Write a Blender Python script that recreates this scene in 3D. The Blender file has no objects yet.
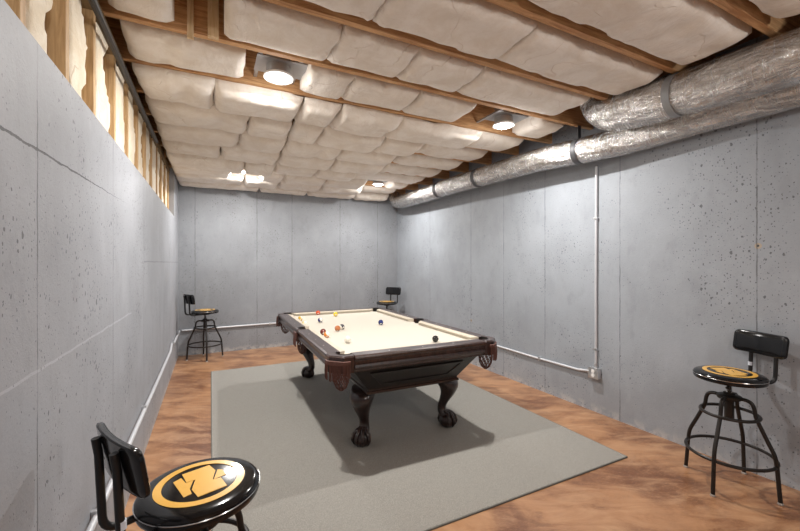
import bpy, bmesh, math, random
from mathutils import Vector, Matrix, noise
from math import sin, cos, pi, radians, sqrt, hypot, atan2

random.seed(7)
SC = bpy.context.scene
COL = SC.collection

# ------------------------------------------------------------------ materials
def new_mat(name):
    m = bpy.data.materials.new(name); m.use_nodes = True
    nt = m.node_tree
    b = nt.nodes['Principled BSDF']
    return m, nt, b

def nd(nt, t, **kw):
    n = nt.nodes.new(t)
    for k, v in kw.items():
        if k.startswith('_'):
            setattr(n, k[1:], v)
        else:
            key = k.replace('__', ' ')
            s = n.inputs[key]
            if isinstance(v, bpy.types.NodeSocket): nt.links.new(v, s)
            else: s.default_value = v
    return n

def mth(nt, op, a, b=None, c=None, clamp=False):
    n = nt.nodes.new('ShaderNodeMath'); n.operation = op; n.use_clamp = clamp
    for i, v in enumerate((a, b, c)):
        if v is None: continue
        if isinstance(v, bpy.types.NodeSocket): nt.links.new(v, n.inputs[i])
        else: n.inputs[i].default_value = v
    return n.outputs[0]

def mixc(nt, fac, a, b):
    n = nt.nodes.new('ShaderNodeMix'); n.data_type = 'RGBA'
    for s, v in ((n.inputs[0], fac), (n.inputs[6], a), (n.inputs[7], b)):
        if isinstance(v, bpy.types.NodeSocket): nt.links.new(v, s)
        elif isinstance(v, (int, float)): s.default_value = v
        else: s.default_value = (*v, 1)
    return n.outputs[2]

def ramp(nt, fac, a, b):
    n = nt.nodes.new('ShaderNodeMapRange'); n.interpolation_type = 'SMOOTHSTEP'
    nt.links.new(fac, n.inputs[0]); n.inputs[1].default_value = a; n.inputs[2].default_value = b
    return n.outputs[0]

def obj_xyz(nt):
    tc = nt.nodes.new('ShaderNodeTexCoord')
    s = nt.nodes.new('ShaderNodeSeparateXYZ'); nt.links.new(tc.outputs['Object'], s.inputs[0])
    return tc.outputs['Object'], s.outputs

def tex_noise(nt, vec, scale, detail=4, rough=.55, stretch=None, w=0):
    if stretch:
        mp = nd(nt, 'ShaderNodeMapping', Vector=vec, Scale=stretch); vec = mp.outputs[0]
    n = nd(nt, 'ShaderNodeTexNoise', Vector=vec, Scale=scale, Detail=detail, Roughness=rough)
    n.inputs['Distortion'].default_value = w
    return n.outputs['Fac']

def bump(nt, b, hgt, strength, dist=.01):
    n = nd(nt, 'ShaderNodeBump', Height=hgt, Strength=strength, Distance=dist)
    nt.links.new(n.outputs[0], b.inputs['Normal'])

def simple(name, col, rough=.5, metal=0., coat=0., var=0., scale=30, bmp=0.):
    m, nt, b = new_mat(name)
    b.inputs['Roughness'].default_value = rough; b.inputs['Metallic'].default_value = metal
    b.inputs['Coat Weight'].default_value = coat; b.inputs['Coat Roughness'].default_value = .08
    o, _ = obj_xyz(nt)
    f = tex_noise(nt, o, scale, 3)
    c = mixc(nt, f, tuple(x*(1-var) for x in col), tuple(min(1, x*(1+var)) for x in col))
    nt.links.new(c, b.inputs['Base Color'])
    if bmp: bump(nt, b, f, bmp, .005)
    return m

def concrete(name, axis, seams, base, crack=False, spots=()):
    """poured concrete wall: form seams, bug holes, mottling. axis: 0 if the wall runs along x, 1 if along y"""
    m, nt, b = new_mat(name)
    o, s = obj_xyz(nt)
    run, z = s[axis], s[2]
    big = tex_noise(nt, o, 1.1, 5, .6)
    mid = tex_noise(nt, o, 6, 5, .65, (1, 1, .55))
    fine = tex_noise(nt, o, 90, 3, .6)
    c = mixc(nt, ramp(nt, big, .3, .72), tuple(x*.90 for x in base), tuple(x*1.10 for x in base))
    c = mixc(nt, mth(nt, 'MULTIPLY', ramp(nt, mid, .5, .75), .30), c, tuple(x*1.32 for x in base))
    c = mixc(nt, mth(nt, 'MULTIPLY', ramp(nt, mid, .47, .28), .35), c, tuple(x*.70 for x in base))
    c = mixc(nt, mth(nt, 'MULTIPLY', ramp(nt, fine, .55, .75), .25), c, tuple(x*.72 for x in base))
    # bug holes of two sizes, in drifts
    dens = ramp(nt, tex_noise(nt, o, 1.7, 3, .6), .38, .66)
    hole = None
    cv = nt.nodes.new('ShaderNodeCombineXYZ'); nt.links.new(run, cv.inputs[0])
    nt.links.new(mth(nt, 'MULTIPLY', z, .7), cv.inputs[1])
    nn = nd(nt, 'ShaderNodeTexNoise', Vector=o, Scale=70.0)
    mul = nd(nt, 'ShaderNodeVectorMath', _operation='SCALE'); nt.links.new(nn.outputs['Color'], mul.inputs[0]); mul.inputs['Scale'].default_value = .012
    wob = nd(nt, 'ShaderNodeVectorMath', _operation='ADD'); nt.links.new(cv.outputs[0], wob.inputs[0]); nt.links.new(mul.outputs[0], wob.inputs[1])
    for sc, r0, pw in ((11, .088, 3.0), (27, .145, 3.0), (55, .19, 2.6)):
        v = nd(nt, 'ShaderNodeTexVoronoi', _voronoi_dimensions='2D', Vector=wob.outputs[0], Scale=float(sc))
        sep = nd(nt, 'ShaderNodeSeparateColor'); nt.links.new(v.outputs['Color'], sep.inputs[0])
        rr = mth(nt, 'MULTIPLY', mth(nt, 'POWER', sep.outputs[0], pw), r0)
        rr = mth(nt, 'MULTIPLY', rr, mth(nt, 'ADD', mth(nt, 'MULTIPLY', dens, 1.0), .25))
        h = mth(nt, 'LESS_THAN', v.outputs['Distance'], rr)
        hole = h if hole is None else mth(nt, 'MAXIMUM', hole, h)
    # seams
    wig = mth(nt, 'MULTIPLY', mth(nt, 'SUBTRACT', tex_noise(nt, o, 9, 3), .5), .014)
    line = None
    rw = mth(nt, 'ADD', run, wig)
    for p in seams:
        d = mth(nt, 'ABSOLUTE', mth(nt, 'SUBTRACT', rw, p))
        l = mth(nt, 'LESS_THAN', d, .0042)
        line = l if line is None else mth(nt, 'MAXIMUM', line, l)
    brk = ramp(nt, tex_noise(nt, o, 5, 4, .7), .36, .6)
    line = mth(nt, 'MULTIPLY', line, mth(nt, 'ADD', mth(nt, 'MULTIPLY', brk, .6), .25))
    dark = mth(nt, 'MAXIMUM', mth(nt, 'MULTIPLY', hole, .70), mth(nt, 'MULTIPLY', line, .75))
    if crack:
        zz = mth(nt, 'ADD', z, mth(nt, 'MULTIPLY', wig, 1.2))
        zz = mth(nt, 'SUBTRACT', zz, mth(nt, 'MULTIPLY', run, .02))
        d = mth(nt, 'ABSOLUTE', mth(nt, 'SUBTRACT', zz, 1.742))
        wid = mth(nt, 'MULTIPLY', ramp(nt, run, 2.9, 1.2), mth(nt, 'MULTIPLY', tex_noise(nt, o, 30, 3, .7), .0085))
        zz = mth(nt, 'ADD', zz, mth(nt, 'MULTIPLY', mth(nt, 'SUBTRACT', tex_noise(nt, o, 40, 3), .5), .012))
        l = mth(nt, 'LESS_THAN', d, wid)
        dark = mth(nt, 'MAXIMUM', dark, mth(nt, 'MULTIPLY', l, .9))
        d2 = mth(nt, 'ABSOLUTE', mth(nt, 'SUBTRACT', mth(nt, 'ADD', z, wig), 1.452))
        l2 = mth(nt, 'MULTIPLY', mth(nt, 'LESS_THAN', d2, .004), mth(nt, 'GREATER_THAN', run, 3.4))
        dark = mth(nt, 'MAXIMUM', dark, mth(nt, 'MULTIPLY', l2, .35))
    if crack:      # pale ridge left between two form boards
        d3 = mth(nt, 'ABSOLUTE', mth(nt, 'SUBTRACT', mth(nt, 'ADD', z, wig), 1.128))
        l3 = mth(nt, 'MULTIPLY', mth(nt, 'LESS_THAN', d3, .0045), mth(nt, 'LESS_THAN', run, 2.9))
        c = mixc(nt, mth(nt, 'MULTIPLY', l3, .42), c, tuple(x*1.7 for x in base))
    for sy_, sz_ in spots:   # tan patched tie holes
        d = mth(nt, 'ADD', mth(nt, 'POWER', mth(nt, 'ABSOLUTE', mth(nt, 'SUBTRACT', run, sy_)), 2.), mth(nt, 'POWER', mth(nt, 'ABSOLUTE', mth(nt, 'SUBTRACT', z, sz_)), 2.))
        c = mixc(nt, mth(nt, 'LESS_THAN', d, .0004), c, (.42, .35, .27))
        dark = mth(nt, 'MAXIMUM', dark, mth(nt, 'LESS_THAN', d, .00005))
    # whitish splashes where wall meets floor
    low = mth(nt, 'MULTIPLY', ramp(nt, z, .10, .0), ramp(nt, tex_noise(nt, o, 14, 4), .40, .62))
    c = mixc(nt, mth(nt, 'MULTIPLY', low, .55), c, (.62, .60, .57))
    c = mixc(nt, dark, c, tuple(x*.16 for x in base))
    nt.links.new(c, b.inputs['Base Color'])
    b.inputs['Roughness'].default_value = .62
    hgt = mth(nt, 'SUBTRACT', mth(nt, 'ADD', mth(nt, 'MULTIPLY', mid, .5), mth(nt, 'MULTIPLY', fine, .22)), mth(nt, 'MULTIPLY', dark, 1.0))
    bump(nt, b, hgt, .35, .012)
    return m

WALLC = (.335, .35, .385)
M_CL = concrete('painted_concrete_left', 1, (-.6, .4, 1.45, 2.4, 3.4, 4.4, 5.4), (.325, .337, .365), True)
M_CR = concrete('painted_concrete_right', 1, (-.6, .3, 1.211, 2.175, 3.037, 3.7, 4.375, 5.505), (.325, .350, .385), False, ((1.205, 1.558), (4.37, .62)))
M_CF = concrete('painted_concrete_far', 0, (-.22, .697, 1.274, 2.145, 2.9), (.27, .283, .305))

def mk_floor():
    m, nt, b = new_mat('stained_concrete_floor')
    o, s = obj_xyz(nt)
    a = tex_noise(nt, o, 1.6, 7, .62, None, .6)
    c2 = tex_noise(nt, nd(nt, 'ShaderNodeMapping', Vector=o, Rotation=(0, 0, .5)).outputs[0], 3.2, 7, .66, (.75, 2.3, 1), .7)
    c3 = tex_noise(nt, o, 34, 4, .65, (1.0, 2.6, 1))
    c = mixc(nt, ramp(nt, a, .36, .62), (.20, .080, .034), (.43, .215, .10))
    c = mixc(nt, mth(nt, 'MULTIPLY', ramp(nt, c2, .42, .70), .62), c, (.60, .36, .20))
    c = mixc(nt, mth(nt, 'MULTIPLY', ramp(nt, c2, .48, .30), .55), c, (.125, .050, .024))
    c = mixc(nt, mth(nt, 'MULTIPLY', ramp(nt, c3, .5, .75), .35), c, (.50, .28, .15))
    nt.links.new(c, b.inputs['Base Color'])
    r = mth(nt, 'ADD', mth(nt, 'MULTIPLY', c2, .22), .22)
    nt.links.new(r, b.inputs['Roughness'])
    b.inputs['Coat Weight'].default_value = .25; b.inputs['Coat Roughness'].default_value = .18
    bump(nt, b, c3, .06, .004)
    return m
M_FLOOR = mk_floor()

def mk_carpet():
    m, nt, b = new_mat('grey_loop_carpet')
    o, s = obj_xyz(nt)
    f = tex_noise(nt, o, 260, 2, .6)
    g = tex_noise(nt, o, 60, 4, .7)
    l = tex_noise(nt, o, 2.2, 4, .6)
    c = mixc(nt, ramp(nt, f, .32, .68), (.195, .184, .163), (.44, .42, .378))
    c = mixc(nt, mth(nt, 'MULTIPLY', ramp(nt, g, .4, .7), .35), c, (.235, .223, .20))
    c = mixc(nt, mth(nt, 'MULTIPLY', ramp(nt, l, .4, .7), .25), c, (.31, .305, .275))
    nt.links.new(c, b.inputs['Base Color']); b.inputs['Roughness'].default_value = .95
    b.inputs['Sheen Weight'].default_value = .15
    bump(nt, b, mth(nt, 'ADD', f, mth(nt, 'MULTIPLY', g, .6)), .5, .004)
    return m
M_CARPET = mk_carpet()
M_BIND = simple('carpet_binding', (.16, .16, .145), .9, var=.2, scale=80)

def mk_wood(name, dark, light, axis, rough=.7, scale=9):
    m, nt, b = new_mat(name)
    o, s = obj_xyz(nt)
    st = [5, 5, 5]; st[axis] = .35
    a = tex_noise(nt, o, scale, 6, .62, tuple(st), 1.2)
    k = tex_noise(nt, o, 3.0, 5, .6)
    c = mixc(nt, ramp(nt, a, .3, .7), dark, light)
    c = mixc(nt, mth(nt, 'MULTIPLY', ramp(nt, k, .45, .75), .4), c, tuple(x*.72 for x in dark))
    nt.links.new(c, b.inputs['Base Color']); b.inputs['Roughness'].default_value = rough
    bump(nt, b, a, .15, .004)
    return m
M_JOIST = mk_wood('joist_lumber', (.42, .20, .078), (.72, .44, .22), 0)
M_STUD = mk_wood('stud_lumber', (.40, .24, .105), (.64, .44, .24), 2)
M_LATH = mk_wood('pale_lath', (.58, .40, .21), (.80, .62, .40), 2)
M_PLATE = mk_wood('plate_lumber', (.16, .105, .05), (.30, .21, .11), 1)
M_SUB = mk_wood('subfloor_sheathing', (.25, .12, .05), (.42, .23, .11), 1, .8, 5)
M_SHEATH = simple('wall_sheathing', (.40, .27, .14), .85, var=.2, scale=14)

def mk_ins(name, a, b_, warm):
    m, nt, b = new_mat(name)
    o, s = obj_xyz(nt)
    f = tex_noise(nt, o, 45, 5, .7)
    g = tex_noise(nt, o, 5, 5, .65, None, .7)
    w = tex_noise(nt, o, 13, 4, .6, (1, .35, 1), 1.0)
    c = mixc(nt, ramp(nt, g, .32, .68), a, b_)
    c = mixc(nt, mth(nt, 'MULTIPLY', ramp(nt, f, .5, .8), .30), c, warm)
    v = nd(nt, 'ShaderNodeTexVoronoi', _feature='DISTANCE_TO_EDGE', Scale=1.9)
    wn = nd(nt, 'ShaderNodeTexNoise', Vector=o, Scale=2.4, Detail=3.0)
    sc_ = nd(nt, 'ShaderNodeVectorMath', _operation='SCALE'); nt.links.new(wn.outputs['Color'], sc_.inputs[0]); sc_.inputs['Scale'].default_value = .55
    ad = nd(nt, 'ShaderNodeVectorMath', _operation='ADD'); nt.links.new(o, ad.inputs[0]); nt.links.new(sc_.outputs[0], ad.inputs[1])
    nt.links.new(ad.outputs[0], v.inputs['Vector'])
    crs = mth(nt, 'MULTIPLY', ramp(nt, v.outputs['Distance'], .011, .002), ramp(nt, g, .47, .58))
    c = mixc(nt, mth(nt, 'MULTIPLY', crs, .5), c, warm)
    nt.links.new(c, b.inputs['Base Color']); b.inputs['Roughness'].default_value = .85
    b.inputs['Sheen Weight'].default_value = .2
    bump(nt, b, mth(nt, 'SUBTRACT', mth(nt, 'ADD', mth(nt, 'MULTIPLY', f, .35), mth(nt, 'MULTIPLY', w, .9)), mth(nt, 'MULTIPLY', crs, .8)), .42, .018)
    return m
M_INS = mk_ins('ceiling_insulation_facing', (.77, .69, .60), (.88, .82, .75), (.66, .54, .43))
M_INSW = mk_ins('wall_insulation_fibre', (.74, .63, .46), (.88, .80, .66), (.55, .42, .26))

def mk_foil():
    m, nt, b = new_mat('crinkled_foil_jacket')
    o, s = obj_xyz(nt)
    a = tex_noise(nt, o, 8, 5, .68, (1.6, .55, 1.6), 1.8)
    r = tex_noise(nt, o, 22, 4, .6, (.45, 2.2, .45), 1.2)
    l = tex_noise(nt, o, 6, 3, .6, (2.2, .35, 2.2), .4)
    c = mixc(nt, ramp(nt, a, .3, .7), (.42, .40, .385), (.78, .765, .745))
    nt.links.new(c, b.inputs['Base Color']); b.inputs['Metallic'].default_value = .95
    nt.links.new(mth(nt, 'ADD', mth(nt, 'MULTIPLY', r, .22), .14), b.inputs['Roughness'])
    h = mth(nt, 'ADD', mth(nt, 'ADD', a, mth(nt, 'MULTIPLY', r, .35)), mth(nt, 'MULTIPLY', l, .9))
    bump(nt, b, h, .8, .03)
    return m
M_FOIL = mk_foil()
M_STRAP = simple('grey_duct_strap', (.30, .31, .32), .45, .3, var=.1)
M_BAND = simple('dark_duct_band', (.07, .07, .075), .5, .2, var=.1)
M_GALV = simple('galvanised_steel', (.68, .69, .71), .32, .85, var=.12, scale=40)
M_GALVD = simple('dull_galvanised_pan', (.42, .42, .43), .45, .7, var=.15, scale=25)
M_CONW = simple('painted_grey_conduit', (.60, .61, .64), .4, .25, var=.06)
M_PIPE = simple('dark_pipe', (.045, .04, .038), .5, .3, var=.2)
M_TRIMW = simple('white_lamp_trim', (.85, .85, .84), .4)
def mk_lens():
    m, nt, b = new_mat('lit_lamp_lens')
    b.inputs['Base Color'].default_value = (1, 1, 1, 1)
    b.inputs['Emission Color'].default_value = (1, .97, .93, 1); b.inputs['Emission Strength'].default_value = 40
    return m
M_LENS = mk_lens()

def mk_mahog(name, d, l, rough=.28):
    m, nt, b = new_mat(name)
    o, s = obj_xyz(nt)
    a = tex_noise(nt, o, 14, 5, .6, (3, 3, .8), .8)
    c = mixc(nt, ramp(nt, a, .32, .7), d, l)
    nt.links.new(c, b.inputs['Base Color']); b.inputs['Roughness'].default_value = rough
    b.inputs['Coat Weight'].default_value = .4; b.inputs['Coat Roughness'].default_value = .15
    return m
M_MAHOG = mk_mahog('dark_mahogany', (.012, .006, .005), (.034, .016, .013))
M_RAIL = mk_mahog('mahogany_rail', (.024, .011, .009), (.062, .030, .024), .3)
M_CAB = mk_mahog('espresso_cabinet', (.007, .005, .0045), (.016, .010, .008), .33)
M_CLOTH = simple('cream_billiard_cloth', (.57, .53, .455), .92, var=.03, scale=120)
M_CUSH = simple('cream_cushion_cloth', (.54, .48, .39), .92, var=.04, scale=120)
M_LEATH = simple('black_pocket_leather', (.016, .013, .012), .45, var=.2)
M_FRINGE = simple('russet_leather', (.115, .044, .032), .6, var=.35, scale=60, bmp=.3)
M_PEARL = simple('pearl_inlay', (.82, .80, .74), .25)

M_BLKPAINT = simple('black_powder_coat', (.014, .014, .015), .38, .2, var=.15)
M_GUN = simple('dark_bronze_tube', (.030, .026, .024), .38, .55, var=.2)
M_VINYL = simple('gloss_black_vinyl', (.006, .006, .007), .14, 0, .15)
M_VINYL.node_tree.nodes['Principled BSDF'].inputs['Specular IOR Level'].default_value = .3
M_YEL = simple('yellow_emblem_print', (.90, .50, .075), .30, 0, .5, var=.05)
M_GLIDE = simple('worn_steel_glide', (.5, .46, .42), .4, .7)
M_CHROME = simple('polished_screw_steel', (.55, .55, .55), .2, 1.)
M_STICK = simple('pale_paper_sticker', (.66, .70, .78), .6)

# ------------------------------------------------------------------ mesh builder
class MB:
    def __init__(s): s.v = []; s.f = []; s.m = []
    def add(s, vs, fs, mat=0):
        k = len(s.v); s.v += [tuple(p) for p in vs]
        for f in fs: s.f.append([i+k for i in f]); s.m.append(mat)
    def box(s, x0, x1, y0, y1, z0, z1, mat=0):
        s.add([(x0,y0,z0),(x1,y0,z0),(x1,y1,z0),(x0,y1,z0),(x0,y0,z1),(x1,y0,z1),(x1,y1,z1),(x0,y1,z1)],
              [(0,3,2,1),(4,5,6,7),(0,1,5,4),(1,2,6,5),(2,3,7,6),(3,0,4,7)], mat)
    def prism(s, poly, z0, z1, mat=0):
        n = len(poly)
        s.add([(x,y,z0) for x,y in poly]+[(x,y,z1) for x,y in poly],
              [tuple(range(n))[::-1], tuple(range(n,2*n))]+[(i,(i+1)%n,n+(i+1)%n,n+i) for i in range(n)], mat)
    def loft(s, rings, cap=True, mat=0, closed=False):
        n = len(rings[0]); vs = [p for r in rings for p in r]; fs = []
        R = len(rings)
        for a in range(R if closed else R-1):
            b = (a+1) % R
            for i in range(n): fs.append((a*n+i, a*n+(i+1)%n, b*n+(i+1)%n, b*n+i))
        if cap and not closed: fs += [tuple(range(n))[::-1], tuple(range((R-1)*n, R*n))]
        s.add(vs, fs, mat)
    def tube(s, path, r, n=10, closed=False, mat=0):
        P = [Vector(p) for p in path]; L = len(P)
        rr = r if isinstance(r, (list, tuple)) else [r]*L
        T = []
        for i in range(L):
            a = P[i-1] if (i > 0 or closed) else P[i]
            b = P[(i+1) % L] if (i < L-1 or closed) else P[i]
            T.append((b-a).normalized())
        up = Vector((0,0,1)) if abs(T[0].z) < .9 else Vector((1,0,0))
        u = T[0].cross(up).normalized(); rings = []
        for i in range(L):
            u = (u - T[i]*u.dot(T[i])).normalized(); w = T[i].cross(u)
            rings.append([P[i]+rr[i]*(cos(2*pi*k/n)*u+sin(2*pi*k/n)*w) for k in range(n)])
        s.loft(rings, True, mat, closed)
    def lathe(s, prof, n=32, c=(0,0,0), mat=0):
        rings = [[(c[0]+r*cos(2*pi*k/n), c[1]+r*sin(2*pi*k/n), c[2]+z) for k in range(n)] for r, z in prof]
        s.loft(rings, True, mat)
    def build(s, name, mats, parent=None, ang=35, bevel=0):
        me = bpy.data.meshes.new(name); me.from_pydata(s.v, [], s.f)
        if not isinstance(mats, (list, tuple)): mats = [mats]
        for m in mats: me.materials.append(m)
        me.polygons.foreach_set('material_index', s.m)
        bm = bmesh.new(); bm.from_mesh(me)
        bmesh.ops.remove_doubles(bm, verts=bm.verts, dist=1e-6)
        bmesh.ops.recalc_face_normals(bm, faces=bm.faces)
        if bevel: bmesh.ops.bevel(bm, geom=[e for e in bm.edges if e.calc_face_angle(0) > .6], offset=bevel, segments=2, affect='EDGES', profile=.6)
        bm.to_mesh(me); bm.free()
        me.polygons.foreach_set('use_smooth', [True]*len(me.polygons))
        me.set_sharp_from_angle(angle=radians(ang))
        o = bpy.data.objects.new(name, me); COL.objects.link(o)
        if parent: o.parent = parent
        return o

def tag(o, label, cat, group=None):
    o['label'] = label; o['category'] = cat
    if group: o['group'] = group
    return o
def thing(name, label, cat, loc=(0,0,0), rz=0, group=None):
    o = bpy.data.objects.new(name, None); COL.objects.link(o); o.empty_display_size = .1
    o.location = loc; o.rotation_euler = (0,0,rz)
    return tag(o, label, cat, group)
def struct(name, mb, mat, **k):
    o = mb.build(name, mat, **k); o['kind'] = 'structure'; return o
def smooth_path(pts, n=6):
    """Catmull-Rom through pts"""
    P = [Vector(p) for p in pts]; P = [P[0]*2-P[1]]+P+[P[-1]*2-P[-2]]; out = []
    for i in range(1, len(P)-2):
        for k in range(n):
            t = k/n; a, b, c, d = P[i-1], P[i], P[i+1], P[i+2]
            out.append(.5*((2*b)+(c-a)*t+(2*a-5*b+4*c-d)*t*t+(3*b-a-3*c+d)*t**3))
    out.append(P[-2]); return out
def arc_corner(a, b, c, r, n=5):
    """points of path a-b-c with the corner b rounded"""
    a, b, c = Vector(a), Vector(b), Vector(c)
    p = b+(a-b).normalized()*r; q = b+(c-b).normalized()*r
    return [((1-t)**2*p+2*t*(1-t)*b+t*t*q) for t in [i/n for i in range(n+1)]]

# ------------------------------------------------------------------ room shell
XL, XR, YF, YB = -.449, 3.33, 6.76, -2.6
ZJ, ZT = 2.746, 2.98          # joist underside, subfloor underside
LEDGE, YFULL = 2.082, 6.02
m = MB(); m.box(XL-.2, XR+.2, YB-.2, YF+.2, -.12, 0); struct('floor', m, M_FLOOR)
m = MB(); m.box(XL-.2, XR+.2, YB-.2, YF+.2, ZT, ZT+.05); struct('ceiling', m, M_SUB)
m = MB(); m.box(XR, XR+.2, YB-.2, YF+.2, 0, ZT); struct('wall_right', m, M_CR)
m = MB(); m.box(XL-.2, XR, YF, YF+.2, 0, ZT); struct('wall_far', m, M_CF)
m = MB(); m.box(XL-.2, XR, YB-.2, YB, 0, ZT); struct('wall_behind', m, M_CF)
m = MB()
m.box(XL-.2, XL, YB, YFULL, 0, LEDGE)
struct('wall_left', m, M_CL)
m = MB(); m.box(XL-.2, XL, YFULL, YF, 0, 2.74); struct('wall_left_far', m, M_CL)
m = MB(); m.box(XL-.2, XL-.17, YB, YFULL, LEDGE, ZT); struct('trim_1', m, M_SHEATH)

# area rug
m = MB(); m.box(.01, 2.756, 1.75, 5.57, 0.0, .011)
rug = m.build('area_rug', M_CARPET, bevel=.003); tag(rug, 'large flat grey carpet rug lying under the pool table', 'rug')
m = MB()
for x0,x1,y0,y1 in ((.004,2.762,1.744,1.75),(.004,2.762,5.57,5.576),(.004,.01,1.75,5.57),(2.756,2.762,1.75,5.57)): m.box(x0,x1,y0,y1,0,.009)
m.build('edge_binding', M_BIND, rug)

# ------------------------------------------------------------------ stud wall above the left ledge
ORD = ['nearest','second','third','fourth','fifth','sixth','seventh','eighth','ninth','tenth','eleventh','twelfth','thirteenth','fourteenth','fifteenth']
STUDS = [1.16, 1.555, 1.953, 2.345, 2.785, 3.18, 3.58, 3.98, 4.38, 4.78, 5.18, 5.58, 5.97]
for i, y in enumerate(STUDS):
    m = MB(); w = .04 if i < 12 else .09
    m.box(-.60, -.508, y-.04, y-.04+w, LEDGE, 2.668)
    o = m.build('wall_stud', M_STUD, bevel=.003)
    tag(o, f'upright wooden stud standing on the left concrete ledge, {ORD[i]} from the camera', 'stud', 'studs on the left ledge')
m = MB(); m.box(-.61, -.50, .6, YFULL, 2.668, 2.707); m.box(-.61, -.50, .6, YFULL, 2.708, ZJ)
tag(m.build('top_plate', M_PLATE), 'doubled dark timber plate running along the tops of the left studs', 'beam')
m = MB()
m.tube(smooth_path([(-.466,.6,2.60),(-.466,1.8,2.60),(-.466,3.0,2.60),(-.468,3.9,2.605),(-.472,4.35,2.625)], 5), .016, 10)
pp_ = m.build('pipe', M_PIPE)
for y in (1.2, 1.96, 2.76, 3.55, 4.2):
    m = MB(); m.box(-.4995, -.452, y-.01, y+.01, 2.614, 2.618); m.box(-.4995, -.4955, y-.01, y+.01, 2.614, 2.70); m.build('hanger', M_PIPE, pp_)
tag(pp_, 'long thin dark pipe running along the left edge of the ceiling', 'pipe')

def wall_batt(y0, y1, k):
    m = MB(); nz, ny = 22, 10; z0, z1 = LEDGE+.002, 2.655
    g = []
    for i in range(nz+1):
        z = z0+(z1-z0)*i/nz; row = []
        cut = .50+.34*noise.noise((k*3.1, z*5.5, .3))+.12*noise.noise((k*7.7, z*16, 4))
        yend = y0+(y1-y0)*1.0
        for j in range(ny+1):
            t = j/ny; y = y0+(yend-y0)*t
            bul = sqrt(max(0, 1-(2*t-1)**4))
            x = -.585+.030*bul
            x += .060*max(0, min(1, (cut+.32-t)/.22))*bul
            x += .010*noise.noise((k*2, y*14, z*9))*bul
            row.append((min(x, -.512), y, z))
        g.append(row)
    n = ny+1
    vs = [p for r in g for p in r]; fs = [(i*n+j, i*n+j+1, (i+1)*n+j+1, (i+1)*n+j) for i in range(nz) for j in range(ny)]
    b = len(vs); vs += [(-.612, y0, z0), (-.612, y1, z0), (-.612, y1, z1), (-.612, y0, z1)]
    fs += [(b, b+1, b+2, b+3), tuple([b]+list(range(0, n))+[b+1]), tuple([b+3]+[nz*n+j for j in range(n)]+[b+2]),
           tuple([b]+[i*n for i in range(nz+1)]+[b+3]), tuple([b+1]+[i*n+ny for i in range(nz+1)]+[b+2])]
    m.add(vs, fs)
    o = m.build('wall_insulation', M_INSW, ang=60)
    return o
for i in range(len(STUDS)-1):
    o = wall_batt(STUDS[i]+.003, STUDS[i+1]-.043, i)
    tag(o, f'cream insulation on the left ledge just behind the {ORD[i]} stud from the camera', 'insulation', 'insulation between the left studs')

# ------------------------------------------------------------------ joists
JY = [.973+.496*k for k in range(-1, 12)]
JN = {}
for k, y in enumerate(JY):
    m = MB(); n = 30
    rings = []
    for i in range(n+1):
        x = -.61+(XR+.0+.61)*i/n
        wv = .002*noise.noise((x*2, y, 0)); zz = ZJ+.0005+.003*abs(noise.noise((x*1.5, y*3, 7)))
        rings.append([(x,y-.020+wv,zz),(x,y+.020+wv,zz),(x,y+.020+wv,ZT),(x,y-.020+wv,ZT)])
    m.loft(rings)
    o = m.build('ceiling_joist', M_JOIST, bevel=0)
    tag(o, f'orange brown wooden ceiling joist crossing the room, {ORD[k]} from the camera', 'joist', 'ceiling joists')

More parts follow.
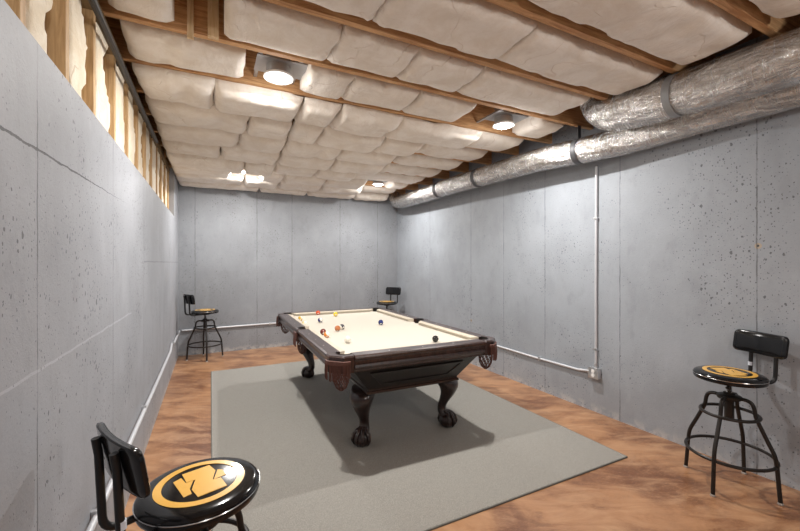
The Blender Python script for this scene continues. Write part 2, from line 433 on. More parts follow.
# ------------------------------------------------------------------ ceiling insulation batts
def ceil_batt(x0, x1, yc, hw, zedge, zbot, seed, tuck, droop=0., endr=.045):
    """a pillow of insulation pressed between two joists; tuck: sits up between the joists, else laps under them"""
    m = MB(); L = x1-x0; nx = max(8, int(L/.03)); ny = 14
    top = []; g = []
    for i in range(nx+1):
        u = i/nx; x = x0+L*u; row = []
        e = max(0., min(1., min(x-x0, x1-x)/endr)); ed = 1-.55*(1-e)**2
        for j in range(ny+1):
            t = 2*j/ny-1
            en = 1.-.13*abs(noise.noise((x*3.3+seed, 5.1*(1 if t > 0 else -1), seed)))-.07*(noise.noise((x*1.4, seed*2, t > 0)) > .18)
            y = yc+hw*t*(en if abs(t) > .01 else 1)
            c = max(0., 1-abs(t)**5)
            dz = (zedge-zbot)*ed*(.18+.82*c**.75)
            w = .016*noise.noise((x*2.6, y*4.5, seed))+.008*noise.noise((x*9, y*11, seed+3))
            crease = .012*max(0, noise.noise((x*6.5+.8*y, seed*1.7, 1.3))-.25)*4
            z = zedge-dz+(w+crease)*c*ed-droop*c*(1 if u > .5 else 0)*max(0, (u-.75)/.25)**2*ed
            xx = x+.018*noise.noise((y*7, seed, u > .5))*(u in (0, 1) or e < 1)
            row.append((xx, y, z))
        g.append(row)
    n = ny+1; vs = [p for r in g for p in r]
    fs = [(i*n+j, i*n+j+1, (i+1)*n+j+1, (i+1)*n+j) for i in range(nx) for j in range(ny)]
    zt = (ZT-.01) if tuck else zedge
    b = len(vs)
    if tuck:
        bd = [i*n for i in range(nx+1)]+[nx*n+j for j in range(1, n)]+[i*n+ny for i in range(nx-1, -1, -1)]+[j for j in range(ny-1, 0, -1)]
        vs += [(vs[q][0], vs[q][1], zt-.02) for q in bd]; B = len(bd)
        fs += [(bd[q], bd[(q+1) % B], b+(q+1) % B, b+q) for q in range(B)]
        fs.append(tuple(b+q for q in range(B)))
    else:
        vs += [(p[0], p[1], zedge+.0015) for r in g for p in r]
        fs += [(b+i*n+j, b+(i+1)*n+j, b+(i+1)*n+j+1, b+i*n+j+1) for i in range(nx) for j in range(ny)]
        bd = [i*n for i in range(nx+1)]+[nx*n+j for j in range(1, n)]+[i*n+ny for i in range(nx-1, -1, -1)]+[j for j in range(ny-1, 0, -1)]
        B = len(bd)
        fs += [(bd[q], bd[(q+1) % B], b+bd[(q+1) % B], b+bd[q]) for q in range(B)]
    m.add(vs, fs)
    return m.build('ceiling_insulation', M_INS, ang=70)

A = -.449
# bay -> (segments, tucked?, underside)
BAYS = {
 0: [(A, .9), (.905, 2.1), (2.105, 2.74)],
 1: [(A, .55), (.555, 1.28), (1.36, 2.78)],
 2: [(A, .18), (.185, .78), (.785, 1.62), (1.63, 2.80)],
 3: [(A, -.18), (.07, .667), (.672, 1.16), (1.165, 1.66), (1.672, 2.72)],
 4: [(A, .20), (.60, .91), (.916, 1.45), (1.455, 1.98), (2.72, 3.02)],
 5: [(A, .02), (.025, .648), (.662, .96), (.968, 1.52), (1.525, 2.42), (2.43, 3.0)],
 6: [(A, .30), (.305, .668), (.684, .965), (.972, 1.60), (1.605, 2.05), (2.10, 2.93)],
 7: [(A, .26), (.265, .705), (.715, 1.31), (1.32, 1.98), (2.06, 2.93)],
 8: [(A, .10), (.105, .72), (.735, 1.38), (1.385, 2.03), (2.08, 2.93)],
 9: [(A, .38), (.385, .74), (.75, 1.30), (1.305, 1.85), (1.86, 2.92)],
 10:[(A, .26), (.62, .95), (.955, 1.55), (1.555, 2.18), (2.64, 2.93)],
 11:[(A, .45), (.455, .95), (.96, 1.62), (1.63, 2.30), (2.31, 2.95)],
}
BN = ['first','second','third','fourth','fifth','sixth','seventh','eighth','ninth','tenth','eleventh','twelfth','last']
for k, segs in BAYS.items():
    yc = (JY[k]+JY[k+1])/2
    for q, (x0, x1) in enumerate(segs):
        s = k*11.3+q*3.7
        if k > 4 and x0 > 1.95 and k != 9: o = ceil_batt(x0, x1, yc, .200, 2.770, 2.700, s, True)
        elif k <= 3:   o = ceil_batt(x0, x1, yc, .196, 2.768, 2.714, s, True)
        elif k == 4: o = ceil_batt(x0, x1, yc, .198, 2.765, 2.710, s, True)
        else:
            right = x0 > 1.95
            hw = .2455 if not right else .222
            zb = 2.655-.004*(k-5) if not right else 2.665
            if k == 9: zb = 2.695 if x0 > 1.8 else (2.598 if x0 < .4 else zb)
            o = ceil_batt(x0, x1, yc, hw, ZJ-.003, zb+random.uniform(-.008, .008), s, False)
        tag(o, f'cream insulation batt in the {BN[k]} joist bay, {ORD[q]+" from the left" if q else "leftmost of its row"}', 'insulation', 'ceiling insulation batts')
yc = (JY[12]+YF)/2
for q, (x0, x1) in enumerate([(A, .72), (.725, 1.5), (1.505, 2.35), (2.36, 3.0)]):
    o = ceil_batt(x0, x1, yc, (YF-JY[12])/2-.003, ZJ-.003, 2.62, 77+q*5, False)
    tag(o, f'cream insulation batt touching the far wall, {ORD[q]+" from the left" if q else "leftmost of its row"}', 'insulation', 'ceiling insulation batts')

# two boards fixed across the fourth bay
m = MB(); m.box(-.118, -.085, 2.415, 2.438, 2.705, ZT)
tag(m.build('wood_lath', M_LATH, bevel=.002), 'thin pale wooden lath hanging upright against a near joist at the left', 'board')
m = MB(); m.box(-.015, .042, 2.40, 2.439, 2.735, ZT)
tag(m.build('blocking_board', M_LATH, bevel=.002), 'wide pale wooden block standing upright beside the thin lath', 'board')

# ------------------------------------------------------------------ lamps
LAMPS = [(.42, 2.712, 'bright round ceiling lamp near the left wall, largest in view'),
         (2.44, 2.712, 'bright round ceiling lamp near the silver duct, second largest in view'),
         (2.44, 5.66, 'small bright ceiling lamp near the far end, right of the centre'),
         (.42, 5.70, 'lit ceiling lamp mostly hidden behind sagging insulation at the far left')]
def lamp(x, y, label):
    t = thing('ceiling_lamp', label, 'lamp', (x, y, 2.70), 0, 'ceiling lamps')
    m = MB(); m.lathe([(.082,.045),(.082,.20),(.05,.205)], 28); m.build('can', M_GALVD, t)
    m = MB(); m.lathe([(.070,.018),(.098,.018),(.100,.024),(.096,.034),(.070,.040)], 36); m.build('trim_ring', M_TRIMW, t)
    m = MB(); m.lathe([(.001,0),(.03,.0015),(.055,.007),(.069,.018),(.069,.03),(.001,.03)], 32); m.build('lens', M_LENS, t)
    m = MB(); m.box(-.15,.20,-.115,.115,.095,.099); m.box(.10,.20,-.11,-.05,.0995,.16); m.build('mounting_pan', M_GALVD, t)
    for s in (-1, 1):
        m = MB(); m.box(-.13+.26*(s>0)-.012, -.13+.26*(s>0)+.012, -.226, .226, .100, .112); m.build('hanger_bar', M_GALVD, t)
    return t
for a in LAMPS: lamp(*a)
def bulb(x, y, z, e):
    l = bpy.data.lights.new('lamp_beam', 'AREA'); l.shape = 'DISK'; l.size = .07; l.energy = e; l.color = LCOL
    o = bpy.data.objects.new('lamp_beam', l); COL.objects.link(o); o.location = (x, y, z)
    l = bpy.data.lights.new('glow_fill_light', 'POINT'); l.energy = e*GLOW; l.color = LCOL; l.shadow_soft_size = .06
    o = bpy.data.objects.new('glow_fill_light', l); COL.objects.link(o); o.location = (x, y, z-.075)
E_L, GLOW, LCOL = 30, .055, (1, .975, .94)
for x, y, _ in LAMPS: bulb(x, y, 2.697, E_L)
for x in (.42, 2.44):             # unseen fill lights added behind the camera, brightening near floor and ceiling
    l = bpy.data.lights.new('glow_fill_light', 'POINT'); l.energy = E_L*1.35; l.color = LCOL; l.shadow_soft_size = .05
    o = bpy.data.objects.new('glow_fill_light', l); COL.objects.link(o); o.location = (x, -1.15, 2.38)

# ------------------------------------------------------------------ ducts
def duct(path, r, label, seed, bands, name='flexible_duct', taper=None):
    t = thing(name, label, 'duct', path[0])
    P = smooth_path(path, 12); P0 = Vector(path[0])
    m = MB(); n = 36
    rings = []; L = len(P)
    for i in range(L):
        T = (P[min(i+1, L-1)]-P[max(i-1, 0)]).normalized()
        ref = Vector((0,0,1)) if abs(T.z) < .85 else Vector((1,0,0))
        u = T.cross(ref).normalized(); w = u.cross(T)
        ring = []
        for k in range(n):
            a = 2*pi*k/n; d = cos(a)*u+sin(a)*w
            q = P[i]
            rr = r*(1+.035*noise.noise((q.x*5+3*d.x, q.y*6+seed, 3*d.z))+.022*noise.noise((q.y*26, a*2.0, seed)))
            if taper: rr *= 1-(1-taper[1])*max(0, min(1, (q.z-2.66)/.14))
            for by in bands: rr *= 1-.10*math.exp(-((q.y-by)/.035)**2)
            ring.append(q+d*rr-P0)
        rings.append(ring)
    m.loft(rings); m.build('foil_jacket', M_FOIL, t, ang=60)
    return t, P
LOW = [(3.14,6.50,2.72),(3.12,6.36,2.60),(3.10,6.05,2.555),(3.085,5.4,2.545),(3.08,4.5,2.545),(3.08,3.6,2.535),(3.09,2.9,2.525),(3.13,2.4,2.50),(3.185,1.95,2.495),(3.20,1.4,2.51),(3.20,.4,2.51),(3.20,-.6,2.51)]
lowb = [4.80, 3.87, 2.445]
d1, P1 = duct(LOW, .119, 'long silver foil duct running along the top of the right wall to the far corner', 1.0, lowb)
UP = [(2.95,2.155,2.93),(2.95,2.135,2.80),(2.95,2.03,2.70),(2.93,1.80,2.64),(2.90,1.3,2.60),(2.90,.7,2.58),(2.90,-.6,2.58)]
d2, P2 = duct(UP, .150, 'wide silver foil duct curving up into the ceiling, nearest the camera', 5.0, [1.469], taper=(2.05, .80))
def band(P, y, r, w, mat, parent, name):
    i = min(range(len(P)), key=lambda q: abs(P[q].y-y)); T = (P[i+1]-P[i-1]).normalized()
    u = T.cross(Vector((0,0,1))).normalized(); v = u.cross(T); c = P[i]-parent.location
    m = MB(); rings = []
    for k in range(40):
        a = 2*pi*k/40; d = cos(a)*u+sin(a)*v
        rings.append([c+d*(r+e)+T*s for s, e in ((-w/2,-.012),(-w/2,.004),(w/2,.004),(w/2,-.012))])
    m.loft(rings, False, 0, True)
    top = c+Vector((0,0,r)); zj = ZJ-parent.location.z-.001
    if any(abs(P[i].y-q) < .03 for q in JY): m.box(top.x-.02, top.x+.02, top.y-.002, top.y+.002, top.z-.004, zj)     # hanger tab nailed to the joist above
    m.build(name, mat, parent)
for y in lowb: band(P1, y, .116, .05, M_BAND, d1, 'band')
band(P2, 1.469, .143, .05, M_STRAP, d2, 'strap')

# ------------------------------------------------------------------ conduit and box
def conduit(path, r, label, joints=(), mat=M_CONW, clips=()):
    t = thing('electrical_conduit', label, 'conduit', path[0]); p0 = Vector(path[0])
    m = MB(); m.tube([Vector(p)-p0 for p in path], r, 12); m.build('tube', mat, t)
    for a, b in joints:
        m = MB(); m.tube([Vector(a)-p0, Vector(b)-p0], r*1.35, 12); m.build('coupling', M_GALV, t)
    for x0,x1,y0,y1,z0,z1 in clips:
        m = MB(); m.box(x0-p0.x,x1-p0.x,y0-p0.y,y1-p0.y,z0-p0.z,z1-p0.z); m.build('clip', M_GALV, t, bevel=.001)
    return t
R_ = .0125
conduit([(XR-.013,2.405,.432),(XR-.013,2.405,1.2),(XR-.013,2.400,2.37)], R_, 'thin vertical grey conduit rising up the right wall to the duct',
        [((XR-.013,2.405,.434),(XR-.013,2.405,.475))], clips=[(XR-.029,XR,2.386,2.424,z,z+.022) for z in (.60,1.86)])
conduit([(XR-.024,2.459,.385),(XR-.024,2.50,.385),(XR-.013,2.60,.366),(XR-.013,3.2,.362),(XR-.013,5.0,.380),(XR-.013,YF-.06,.40),(XR-.016,YF-.03,.402),(XR-.03,YF-.014,.403)], R_,
        'long grey conduit running low along the right wall behind the pool table', [((XR-.024,2.46,.385),(XR-.024,2.49,.385))], clips=[(XR-.029,XR,y-.011,y+.011,z-.02,z+.02) for y,z in ((3.1,.363),(4.6,.376))])
conduit([(XR-.05,YF-.0146,.404),(1.068,YF-.0146,.41),(.062,YF-.0146,.40),(XL+.05,YF-.0146,.392)], R_*1.15, 'grey conduit running low along the far wall between the corners',
        clips=[(x-.011,x+.011,YF-.03,YF,.385,.43) for x in (.9,2.1)])
conduit([(XL+.0195,YF-.03,.39),(XL+.0195,5.9,.39),(XL+.0195,5.7,.395),(XL+.0195,5.55,.44),(XL+.0195,5.42,.44),(XL+.0195,5.25,.385),(XL+.0195,4.2,.375),(XL+.0195,2.5,.372),(XL+.0195,1.4,.378),(XL+.0195,.6,.38)], R_*1.1,
        'pale conduit running low along the left wall', [((XL+.0195,5.54,.44),(XL+.0195,5.43,.44))], clips=[(XL,XL+.029,y-.011,y+.011,.35,.40) for y in (3.3,2.0)])
t = thing('junction_box', 'small square metal outlet box low on the right wall at the conduit bend', 'outlet box', (XR, 2.408, .385))
m = MB(); m.box(-.048,0,-.050,.050,-.050,.050); m.build('box', M_GALV, t, bevel=.008)
m = MB(); m.box(-.053,-.048,-.052,.052,-.052,.052); m.build('cover', M_GALV, t, bevel=.002)
for z in (-.02, .02):
    m = MB(); m.lathe([(.001,0),(.017,.001),(.018,.004),(.001,.005)], 16); m.v = [(-.053-q[2], q[0], q[1]+z) for q in m.v]; m.build('socket', M_TRIMW, t)

# ------------------------------------------------------------------ pool table
TX, TY, TR = 1.472, 3.752, -.0135
PT = thing('pool_table', 'dark mahogany pool table with cream cloth and claw feet on grey rug', 'pool table', (TX, TY, .011), TR)
a, b = .7285, 1.2935
ZR, ZC = .789, .752       # rail top, cloth
HX, HY, HR = a-.125, b-.125, .062
def pocket_arc(cx, cy, r, a0, a1, n=8): return [(cx+r*cos(radians(a0+(a1-a0)*i/n)), cy+r*sin(radians(a0+(a1-a0)*i/n))) for i in range(n+1)]
# bed
ex, ey = a-.112, b-.112
quart = [(ex, .058)]+[(ex, HY-HR)]+pocket_arc(HX, HY, HR, 270, 180)+[(HX-HR, ey)]
quart = [p for p in quart]
side = pocket_arc(a-.078, 0, .056, 232, 128, 8)
q1 = [(ex, HY-HR-.001)]+pocket_arc(HX, HY, HR, 270, 180)+[(HX-HR-.001, ey)]
poly = side+q1+[(-x, y) for x, y in reversed(q1)]+[(-x, y) for x, y in reversed(side)]+[(-x, -y) for x, y in q1]+[(x, -y) for x, y in reversed(q1)]
m = MB(); m.prism(poly, ZC-.03, ZC); m.build('cloth_bed', M_CLOTH, PT)
# rails: profile in (distance in from the outer edge, z)
RP = [(.108,ZR),(.016,ZR),(.004,ZR-.006),(0,ZR-.016),(.003,ZR-.028),(.014,ZR-.034),(.018,ZR-.042),(.018,ZR-.060),(.010,ZR-.068),(.006,ZR-.082),(.012,ZR-.094),(.026,ZR-.104),(.030,ZR-.116),(.108,ZR-.116)]
def sweep(fn, s0, s1, prof, mat, name, n=2, ins0=None, ins1=None):
    m = MB(); m.loft([[fn(d, s0 if ins0 is None else s0+ins0(d), z) for d, z in prof], [fn(d, s1 if ins1 is None else s1-ins1(d), z) for d, z in prof]])
    return m.build(name, mat, PT, ang=25)
rails = []
CP = [(.106,ZR-.001),(.125,ZR-.003),(.158,ZR-.008),(.160,ZR-.013),(.148,ZC+.0005),(.106,ZC+.0005)]
mit = lambda d: max(0, (d-.106))*.9
segs = []
for sx in (-1, 1):
    for s0, s1 in ((-(HY-.042), -.078), (.078, HY-.042)):
        segs.append((lambda d, s, z, sx=sx: (sx*(a-d), s, z), s0, s1))
for sy in (-1, 1):
    segs.append((lambda d, s, z, sy=sy: (s, sy*(b-d), z), -(HX-.042), HX-.042))
for fn, s0, s1 in segs:
    r = sweep(fn, s0, s1, RP, M_RAIL, 'rail'); rails.append(r)
    c = sweep(fn, s0+.002, s1-.002, CP, M_CUSH, 'cushion', ins0=mit, ins1=mit)
    for k in (1, 2, 3):
        s = s0+(s1-s0)*k/4; x, y, z = fn(.055, s, ZR)
        m = MB(); m.lathe([(.0055,-.001),(.0055,.0008),(.001,.001)], 12, (x, y, z)); m.build('sight', M_PEARL, r)
# cabinet: tapered body with a bead round its foot and sunk panels
m = MB()
def rect(hx, hy, z): return [(-hx,-hy,z),(hx,-hy,z),(hx,hy,z),(-hx,hy,z)]
ZA, ZB_ = ZR-.116, .448
m.loft([rect(.60,1.20,ZC-.03), rect(.60,1.20,ZA+.004), rect(.585,1.225,ZA), rect(.535,1.20,ZA-.03), rect(.40,1.115,ZB_+.03), rect(.40,1.115,ZB_)])
m.build('cabinet', M_CAB, PT, ang=20)
m = MB()
m.loft([rect(.402,1.118,ZB_-.008), rect(.410,1.126,ZB_-.002), rect(.410,1.126,ZB_+.012), rect(.402,1.118,ZB_+.020)])
m.build('base_moulding', M_MAHOG, PT, ang=20)
m = MB(); m.loft([rect(.605,1.245,ZA-.012), rect(.622,1.262,ZA-.006), rect(.622,1.262,ZA+.006)]); m.build('apron_moulding', M_MAHOG, PT, ang=20)
for sy in (-1, 1):
    m = MB()
    def ep(x, f, off): # point on the sloped end face, f 0 bottom .. 1 top
        y = 1.115+(1.20-1.115)*f+off; z = ZB_+.03+(ZA-.03-ZB_-.03)*f; return (x, sy*y, z)
    w0, w1 = .30, .41
    m.loft([[ep(-w0,.16,.000),ep(w0,.16,.000),ep(w1,.86,.000),ep(-w1,.86,.000)],[ep(-w0,.16,.010),ep(w0,.16,.010),ep(w1,.86,.010),ep(-w1,.86,.010)],[ep(-w0+.02,.24,.010),ep(w0-.02,.24,.010),ep(w1-.025,.78,.010),ep(-w1+.025,.78,.010)],[ep(-w0+.02,.24,.003),ep(w0-.02,.24,.003),ep(w1-.025,.78,.003),ep(-w1+.025,.78,.003)]])
    m.build('end_panel', M_CAB, PT, ang=20)
# legs
def make_leg(sx, sy):
    o = Vector((sx*.62, sy*.78, 0)).normalized(); base = Vector((sx*.375, sy*.95, 0))
    side_ = Vector((-o.y, o.x, 0))
    keys = [(ZB_, -.022, .086, .098), (.425, .008, .090, .101), (.385, .036, .086, .096), (.34, .046, .073, .081), (.29, .034, .058, .063), (.24, .010, .046, .049), (.19, -.014, .038, .040), (.15, -.020, .036, .038), (.125, -.010, .042, .043), (.10, .006, .047, .047)]
    m = MB(); rings = []; n = 20
    ctr = smooth_path([(off, z, 0) for z, off, r1, r2 in keys], 4)
    rad = smooth_path([(r1, r2, 0) for z, off, r1, r2 in keys], 4)
    for c, r in zip(ctr, rad):
        p = base+o*c.x+Vector((0,0,c.y)); ring = []
        for k in range(n):
            t = 2*pi*k/n; ct, st = cos(t), sin(t); e = .8
            ring.append(p+o*(r.x*math.copysign(abs(ct)**e, ct))+side_*(r.y*math.copysign(abs(st)**e, st)))
        rings.append(ring)
    m.loft(rings); leg = m.build('leg', M_MAHOG, PT, ang=50)
    # claw and ball foot
    m = MB(); c = base+o*.030+Vector((0,0,.062))
    prof = [(.001,-.0615),(.032,-.061),(.052,-.050),(.066,-.028),(.070,0),(.064,.026),(.048,.046),(.02,.058),(.001,.060)]
    m.lathe(prof, 24, c)
    for ang in (-62, -21, 21, 62, 180):
        d = (o*cos(radians(ang))+side_*sin(radians(ang)))
        pts = [base-o*.004+d*.024+Vector((0,0,.125)), c+d*.045+Vector((0,0,.055)), c+d*.066+Vector((0,0,.030)), c+d*.076+Vector((0,0,.0)), c+d*.069+Vector((0,0,-.030)), c+d*.056+Vector((0,0,-.0525))]
        pp = smooth_path(pts, 4); rr = [.019, .018, .0175, .018, .017, .0155, .015, .0165, .0165, .015, .0135, .014, .015, .014, .012, .0105, .0095, .008, .006, .004, .003]
        m.tube(pp, (rr+[.003]*9)[:len(pp)], 8)
    m.build('claw_foot', M_MAHOG, leg, ang=50)
for sx in (-1, 1):
    for sy in (-1, 1): make_leg(sx, sy)
# pockets
def corner_pocket(sx, sy):
    m = MB(); n = 26; rings = []
    ch = .085
    for i in range(n+1):
        th = radians(-40+170*i/n); dx, dy = cos(th), sin(th)
        lim = []
        if dx > 1e-6: lim.append((a-HX)/dx)
        if dy > 1e-6: lim.append((b-HY)/dy)
        if dx+dy > 1e-6: lim.append((a+b-ch-HX-HY)/(dx+dy))
        if dy < -1e-6: lim.append(.041/-dy)
        if dx < -1e-6: lim.append(.041/-dx)
        ro = max(min(lim), HR+.002)
        p = [(HR, ZR+.001), (ro-.010 if ro > HR+.02 else ro, ZR+.002), (ro, ZR-.008), (ro, ZR-.116), (HR, ZR-.116)]
        rings.append([(sx*(HX+r*dx), sy*(HY+r*dy), z) for r, z in p])
    m.loft(rings); pk = m.build('corner_pocket', M_RAIL, PT, ang=30)
    m = MB()   # liner
    rin = [[(sx*(HX+HR*f*cos(t)), sy*(HY+HR*f*sin(t)), z) for t in [radians(-48+186*i/20) for i in range(21)]] for f, z in ((1.005,ZR+.004),(.965,ZR+.004),(.93,ZC-.02),(.90,ZR-.116))]
    vs = [p for r in rin for p in r]; m.add(vs, [(r*21+i, r*21+i+1, (r+1)*21+i+1, (r+1)*21+i) for r in range(3) for i in range(20)])
    m.build('pocket_liner', M_LEATH, pk)
    # leather shield round the chamfer with fringe
    path = [Vector((a+.004, b-ch-.045)), Vector((a+.004, b-ch+.002)), Vector((a-ch+.002+.0, b+.004)), Vector((a-ch-.045, b+.004))]
    def along(s):
        L = [0]
        for i in range(3): L.append(L[-1]+(path[i+1]-path[i]).length)
        s *= L[-1]
        for i in range(3):
            if s <= L[i+1]+1e-9: return path[i].lerp(path[i+1], (s-L[i])/(L[i+1]-L[i]))
        return path[-1]
    m = MB(); N = 24; rings = []
    nrm = lambda s: Vector((1, 1)).normalized() if .25 < s < .75 else (Vector((1, .25)).normalized() if s <= .25 else Vector((.25, 1)).normalized())
    for i in range(N+1):
        s = i/N; p = along(s); q = p+nrm(s)*.010; zl = ZR-.052-.010*sin(pi*s)
        rings.append([(sx*p.x, sy*p.y, ZR-.030),(sx*q.x, sy*q.y, ZR-.034),(sx*q.x, sy*q.y, zl),(sx*p.x, sy*p.y, zl)])
    m.loft(rings); sh = m.build('leather_shield', M_FRINGE, pk, ang=40)
    m = MB(); rnd = random.Random(sx*3+sy*7)
    for i in range(22):
        s = (i+.5)/22; p = along(s); nn = nrm(s); q = p+nn*.008
        z0 = ZR-.048-.008*sin(pi*s); z1 = ZR-.145-.020*sin(pi*s)-rnd.uniform(0, .010)
        dd = nn*rnd.uniform(.0, .007)
        m.tube([(sx*q.x, sy*q.y, z0), (sx*(q.x+dd.x), sy*(q.y+dd.y), (z0+z1)/2), (sx*(q.x+dd.x*.6), sy*(q.y+dd.y*.6), z1)], [.0036, .0040, .0034], 5)
    m.build('fringe', M_FRINGE, pk)
    net(pk, sx*(HX+.030), sy*(HY+.030), .058)
def net(par, cx, cy, r):
    m = MB(); K = 10
    prof = [(r, ZR-.105), (r*1.0, ZR-.15), (r*.88, ZR-.20), (r*.62, ZR-.235), (r*.22, ZR-.252)]
    for k in range(K):
        for sgn in (1, -1):
            m.tube([(cx+rr*cos(2*pi*k/K+sgn*i*.42), cy+rr*sin(2*pi*k/K+sgn*i*.42), z) for i, (rr, z) in enumerate(prof)], .0034, 5)
    for rr, z in (prof[0], prof[4]):
        m.tube([(cx+rr*cos(2*pi*k/16), cy+rr*sin(2*pi*k/16), z) for k in range(16)], .005, 6, True)
    m.build('pocket_net', M_FRINGE, par)
for sx in (-1, 1):
    for sy in (-1, 1): corner_pocket(sx, sy)
for sx in (-1, 1):
    m = MB(); rings = []; n = 24; cx, r0 = a-.078, .056
    for i in range(n+1):
        th = radians(-88+176*i/n); dx, dy = cos(th), sin(th); lim = []
        if dx > 1e-6: lim.append((a+.002-cx)/dx)
        if abs(dy) > 1e-6: lim.append(.0775/abs(dy))
        ro = min(lim)
        rings.append([(sx*(cx+r*dx), r*dy, z) for r, z in ((r0, ZR+.001), (ro-.008, ZR+.002), (ro, ZR-.008), (ro, ZR-.116), (r0, ZR-.116))])
    m.loft(rings); pk = m.build('side_pocket', M_RAIL, PT, ang=30)
    m = MB()
    rin = [[(sx*(cx+r0*f*cos(t)), r0*f*sin(t), z) for t in [radians(-100+200*i/20) for i in range(21)]] for f, z in ((1.005,ZR+.004),(.96,ZR+.004),(.93,ZC-.02),(.9,ZR-.116))]
    vs = [p for r in rin for p in r]; m.add(vs, [(r*21+i, r*21+i+1, (r+1)*21+i+1, (r+1)*21+i) for r in range(3) for i in range(20)]); m.build('pocket_liner', M_LEATH, pk)
    m = MB(); rings = []
    for i in range(13):
        s = -1+2*i/12; zl = ZR-.085-.018*(1-s*s)
        rings.append([(sx*(a+.003), s*.062, ZR-.030), (sx*(a+.012), s*.062, ZR-.034), (sx*(a+.012), s*.062, zl), (sx*(a+.003), s*.062, zl)])
    m.loft(rings); m.build('leather_shield', M_FRINGE, pk, ang=40)
    m = MB()
    for i in range(13):
        y = -.058+.116*i/12; m.tube([(sx*(a+.009), y, ZR-.085), (sx*(a+.012), y, ZR-.13), (sx*(a+.010), y, ZR-.165)], .0037, 5)
    m.build('fringe', M_FRINGE, pk); net(pk, sx*(cx+.012), 0, .05)

# ------------------------------------------------------------------ balls
def ball_mat(name, col, stripe):
    m, nt, bs = new_mat(name)
    o, s = obj_xyz(nt)
    bs.inputs['Roughness'].default_value = .12; bs.inputs['Coat Weight'].default_value = .5
    W = (.86, .83, .74)
    c = col
    if stripe: c = mixc(nt, mth(nt, 'LESS_THAN', mth(nt, 'ABSOLUTE', s[2]), .0150), W, col)
    if col != W:
        d = mth(nt, 'ADD', mth(nt, 'POWER', mth(nt, 'ABSOLUTE', s[0]), 2.), mth(nt, 'POWER', mth(nt, 'ABSOLUTE', s[2]), 2.))
        c = mixc(nt, mth(nt, 'LESS_THAN', d, .0000722), c, W)     # round white number spots
    if isinstance(c, tuple): bs.inputs['Base Color'].default_value = (*c, 1)
    else: nt.links.new(c, bs.inputs['Base Color'])
    return m
BALLS = [((.941,4.477), (.80,.50,.06), True, 'yellow striped pool ball beside the left cushion, farther of two', (.5,.9,.2)),
 ((.902,4.081), (.93,.74,.30), True, 'pale yellow striped pool ball beside the left cushion, nearer of two', (1.1,.2,.4)),
 ((1.255,4.90), (.72,.11,.04), False, 'red pool ball near the far cushion', (.3,.4,0)),
 ((1.114,4.243), (.03,.03,.16), True, 'navy and white striped pool ball left of the table middle line', (.9,.5,.3)),
 ((1.417,4.652), (.92,.66,.06), False, 'solid yellow pool ball near the far cushion', (.2,.9,0)),
 ((.95,3.518), (.16,.025,.02), False, 'dark maroon pool ball touching an orange striped ball', (.4,.2,0)),
 ((.943,3.365), (.82,.27,.05), True, 'orange striped pool ball in front of the maroon ball', (.8,.6,.2)),
 ((1.128,3.636), (.50,.18,.07), False, 'russet pool ball beside a black and white striped ball', (1.,.3,0)),
 ((1.195,3.70), (.03,.025,.04), True, 'white pool ball with a dark stripe beside the russet ball', (.2,1.2,.6)),
 ((1.04,3.062), (.86,.83,.74), False, 'plain white cue ball on the cream cloth', (0,0,0)),
 ((1.665,3.79), (.02,.035,.16), False, 'solid blue pool ball alone on the right of the cloth', (.6,.7,0)),
 ((1.724,2.76), (.012,.011,.012), False, 'black pool ball resting close to the near cushion', (-.5,.3,.6))]
for (x, y), col, st, lab, rot in BALLS:
    m = MB(); n = 16
    m.lathe([(max(.0002, .0286*sin(pi*i/n)), -.0286*cos(pi*i/n)) for i in range(n+1)], 28)
    o = m.build('pool_ball', ball_mat(lab.split(' pool')[0].replace(' ', '_')+'_resin', col, st), ang=180)
    o.location = (x, y, ZC+.011+.0286); o.rotation_euler = rot
    tag(o, lab, 'ball', 'balls on the pool table')

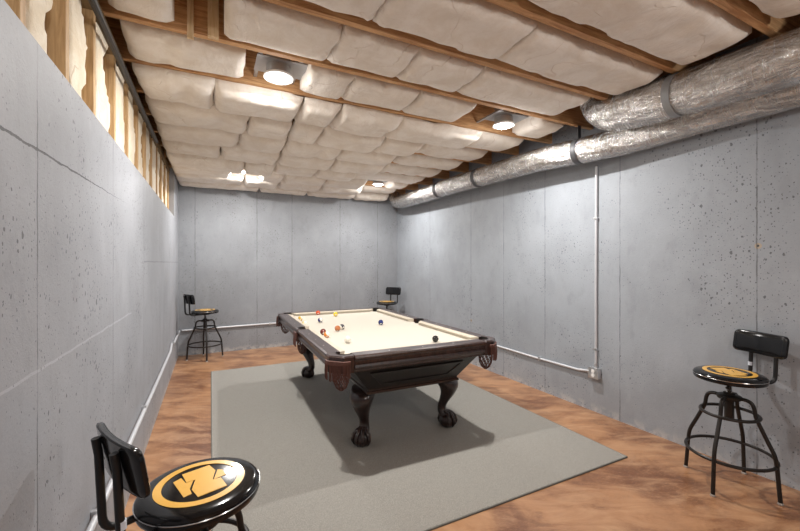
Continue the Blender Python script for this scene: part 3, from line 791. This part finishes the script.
# ------------------------------------------------------------------ stools
ZEM = [(-.0625,.0991),(.0267,.1278),(.0477,.0774),(.0378,.0132),(.0649,.0152),(.0829,-.0485),(-.0063,-.077),(-.0265,-.0226),(-.0179,.0408),(-.0459,.0346)]
AEM = [(-.0876,.0552),(-.064,.0737),(-.0469,.0302),(-.0244,.0369),(-.033,-.0147),(-.0255,-.0474),(-.0493,-.0583)]
CEM = [(.0548,.0794),(.0712,.0713),(.0816,.0301),(.0423,.0161)]
def stool(label, x, y, rz, seat_z, leg_world, sticker=True):
    """local frame: the backrest stands on the -x side"""
    t = thing('bar_stool', label, 'stool', (x, y, 0), rz, 'bar stools')
    la = leg_world-rz
    S = seat_z; rs = .188
    # seat: padded disc with printed ring and emblem
    m = MB()
    prof = [(.001,S-.052),(rs-.012,S-.052),(rs-.003,S-.048),(rs,S-.040),(rs,S-.026),(rs-.003,S-.022),(rs-.001,S-.019),(rs-.008,S-.010),(rs-.022,S-.004),(rs-.05,S-.0012),(.001,S)]
    m.lathe(prof, 64)
    zt = lambda r: S+.0006-.0012*min(1, r/.138)
    n = 64; ri, ro = .114, .138
    vs = []; fs = []
    for k in range(n):
        c_, s_ = cos(2*pi*k/n), sin(2*pi*k/n); vs += [(ri*c_, ri*s_, S), (ro*c_, ro*s_, S-.0004)]
    for k in range(n): fs.append((2*k, 2*k+1, 2*((k+1) % n)+1, 2*((k+1) % n)))
    vs2 = [(vx, vy, vz+.0010) for vx, vy, vz in vs]; N2 = len(vs)
    m.add(vs+vs2, [tuple(q+N2 for q in f) for f in fs]+[(2*k, 2*((k+1)%n), N2+2*((k+1)%n), N2+2*k) for k in range(n)]+[(2*k+1, 2*((k+1)%n)+1, N2+2*((k+1)%n)+1, N2+2*k+1) for k in range(n)], 1)
    ca, sa = cos(-radians(27)), sin(-radians(27))
    for P in (ZEM, AEM, CEM):
        k = .95; m.prism([(k*(ca*(px)-sa*(py-.021)), k*(sa*px+ca*(py-.021))) for px, py in P], S-.0012, S+.0012, 1)
    m.build('seat', [M_VINYL, M_YEL], t, ang=40)
    m = MB(); m.lathe([(rs+.0005,S-.0235),(rs+.002,S-.0225),(rs+.002,S-.0215),(rs+.0005,S-.0205)], 64); 
    m = MB(); m.tube([(rs*cos(2*pi*k/64), rs*sin(2*pi*k/64), S-.024) for k in range(64)], .0022, 6, True); m.build('seat_rim_glint', M_CHROME, t)  # bright line added to stand in for the thin reflection on the seat rim
    # backrest: curved slab with rounded corners
    m = MB(); W, H, R = .165, .071, .030; rad_c = .80; zc = S+.176
    out = []
    for cx_, cz_, a0 in ((W-R,H-R,0),(-W+R,H-R,90),(-W+R,-H+R,180),(W-R,-H+R,270)):
        out += [(cx_+R*cos(radians(a0+90*i/6)), cz_+R*sin(radians(a0+90*i/6))) for i in range(7)]
    def bp(u, v, d):
        th = u/rad_c; rr = rad_c-d; return (-.242-.16*v+rad_c-rr*cos(th), rr*sin(th), zc+v)
    NB = len(out); xs = [-W+2*W*i/16 for i in range(17)]
    def layer(sc, d): return [bp(u*sc, v*sc, d) for u, v in out]
    # resample along the long edges so the slab really bends
    full = []
    for i in range(NB):
        p, q = out[i], out[(i+1) % NB]; L = hypot(q[0]-p[0], q[1]-p[1]); k = max(1, int(L/.02))
        full += [(p[0]+(q[0]-p[0])*j/k, p[1]+(q[1]-p[1])*j/k) for j in range(k)]
    lay = lambda sc, d: [bp(u*sc, v*sc, d) for u, v in full]
    rings = [lay(.05,-.010), lay(.5,-.010), lay(.8,-.010), lay(.94,-.010), lay(1.,-.006), lay(1.,.006), lay(.96,.011), lay(.85,.014), lay(.5,.015), lay(.05,.015)]
    m.loft(rings); br = m.build('backrest', M_VINYL, t, ang=45)
    for yy in (-.045, .105):
        for zz in (-.03, .03):
            q = bp(yy, zz, -.011); mm = MB(); mm.lathe([(.0045,0),(.004,.002),(.001,.003)], 10); mm.v = [(q[0]-vz, q[1]+vx, q[2]+vy) for vx, vy, vz in mm.v]; mm.build('screw', M_CHROME, br)
    # posts behind the panel, sweeping under the seat
    for s in (-1, 1):
        yy = s*.076; xb = bp(yy, 0, -.010)[0]-.012
        pts = [(-.07, yy*.8, S-.060)]+arc_corner((-.07, yy*.8, S-.060), (xb+.012, yy, S-.060), (xb-.008, yy, zc+.05), .045, 6)+[(xb, yy, zc), (xb-.0075, yy, zc+.050)]
        m = MB(); m.tube(pts, .0115, 12); pst = m.build('back_post', M_BLKPAINT, t)
        if sticker and s < 0:
            m = MB(); m.tube([(xb+.0105, yy, S+.012), (xb+.0095, yy, S+.036)], .0123, 12); m.build('sticker', M_STICK, pst)
    # swivel plate, screw, hub
    m = MB(); m.box(-.10, .10, -.07, .07, S-.058, S-.052); m.lathe([(.05,S-.075),(.05,S-.058),(.03,S-.056)], 20); m.build('seat_plate', M_BLKPAINT, t)
    m = MB(); m.tube([(.06,.05,S-.062),(.075,.06,S-.075),(.085,.065,S-.085)], [.004,.006,.013], 10); m.build('lever_knob', M_BLKPAINT, t)
    m = MB(); prof = [(.001, .45)]
    zz = .45
    while zz < S-.07: prof += [(.0155, zz), (.0135, zz+.004)]; zz += .008
    prof += [(.001, zz)]; m.lathe(prof, 16); m.build('screw_shaft', M_CHROME, t)
    m = MB(); m.lathe([(.024,.42),(.026,.425),(.026,.555),(.062,.560),(.065,.566),(.065,.580),(.055,.585),(.03,.588),(.03,.600),(.022,.602)], 24); m.build('hub', M_GUN, t)
    for k in range(4):
        th = la+k*pi/2; d = Vector((cos(th), sin(th), 0))
        f = lambda r, z: (r*d.x, r*d.y, z)
        pts = smooth_path([f(.045,.571), f(.085,.573), f(.112,.560), f(.124,.530), f(.131,.485), f(.148,.440), f(.188,.348), f(.213,.292), f(.223,.255), f(.229,.20), f(.236,.10), f(.243,.006)], 4)
        m = MB(); m.tube(pts, .0115, 12); lg = m.build('leg', M_GUN, t)
        m = MB(); m.lathe([(.0135,0),(.0155,.003),(.0135,.010),(.012,.013)], 14, f(.2432, 0)); m.build('foot_glide', M_GLIDE, lg)
    m = MB(); m.tube([(.226*cos(2*pi*k/56), .226*sin(2*pi*k/56), .212) for k in range(56)], .010, 10, True); m.build('foot_ring', M_GUN, t)
    m = MB(); m.tube([(.148*cos(2*pi*k/48), .148*sin(2*pi*k/48), .468) for k in range(48)], .010, 10, True); m.build('upper_ring', M_GUN, t)
    return t
stool('black bar stool in the near left foreground, seen from behind its backrest', -.03, 1.45, radians(27), .70, radians(10))
stool('black bar stool standing alone against the right wall, all four legs in view', 3.02, 1.238, radians(161), .735, radians(4))
stool('black bar stool in the far left corner, beside the left wall', -.075, 6.43, radians(25), .735, radians(6), False)
stool('black bar stool in the far right corner, mostly hidden behind the pool table', 2.90, 6.33, radians(212), .735, radians(10), False)

# ------------------------------------------------------------------ camera and world
cam = bpy.data.cameras.new('camera'); co = bpy.data.objects.new('camera', cam); COL.objects.link(co)
cam.sensor_fit = 'HORIZONTAL'; cam.sensor_width = 36; cam.lens = 377.64/800*36
cam.shift_y = -2.56/800; cam.clip_start = .05
co.location = (0, 0, 1.442); co.rotation_euler = (pi/2, 0, -radians(26.63))
SC.camera = co
w = bpy.data.worlds.new('world'); SC.world = w; w.use_nodes = True
w.node_tree.nodes['Background'].inputs[0].default_value = (.6, .65, .7, 1)
w.node_tree.nodes['Background'].inputs[1].default_value = .3
SC.view_settings.view_transform = 'Standard'; SC.view_settings.look = 'None'
SC.view_settings.gamma = 1; SC.view_settings.exposure = 0.43
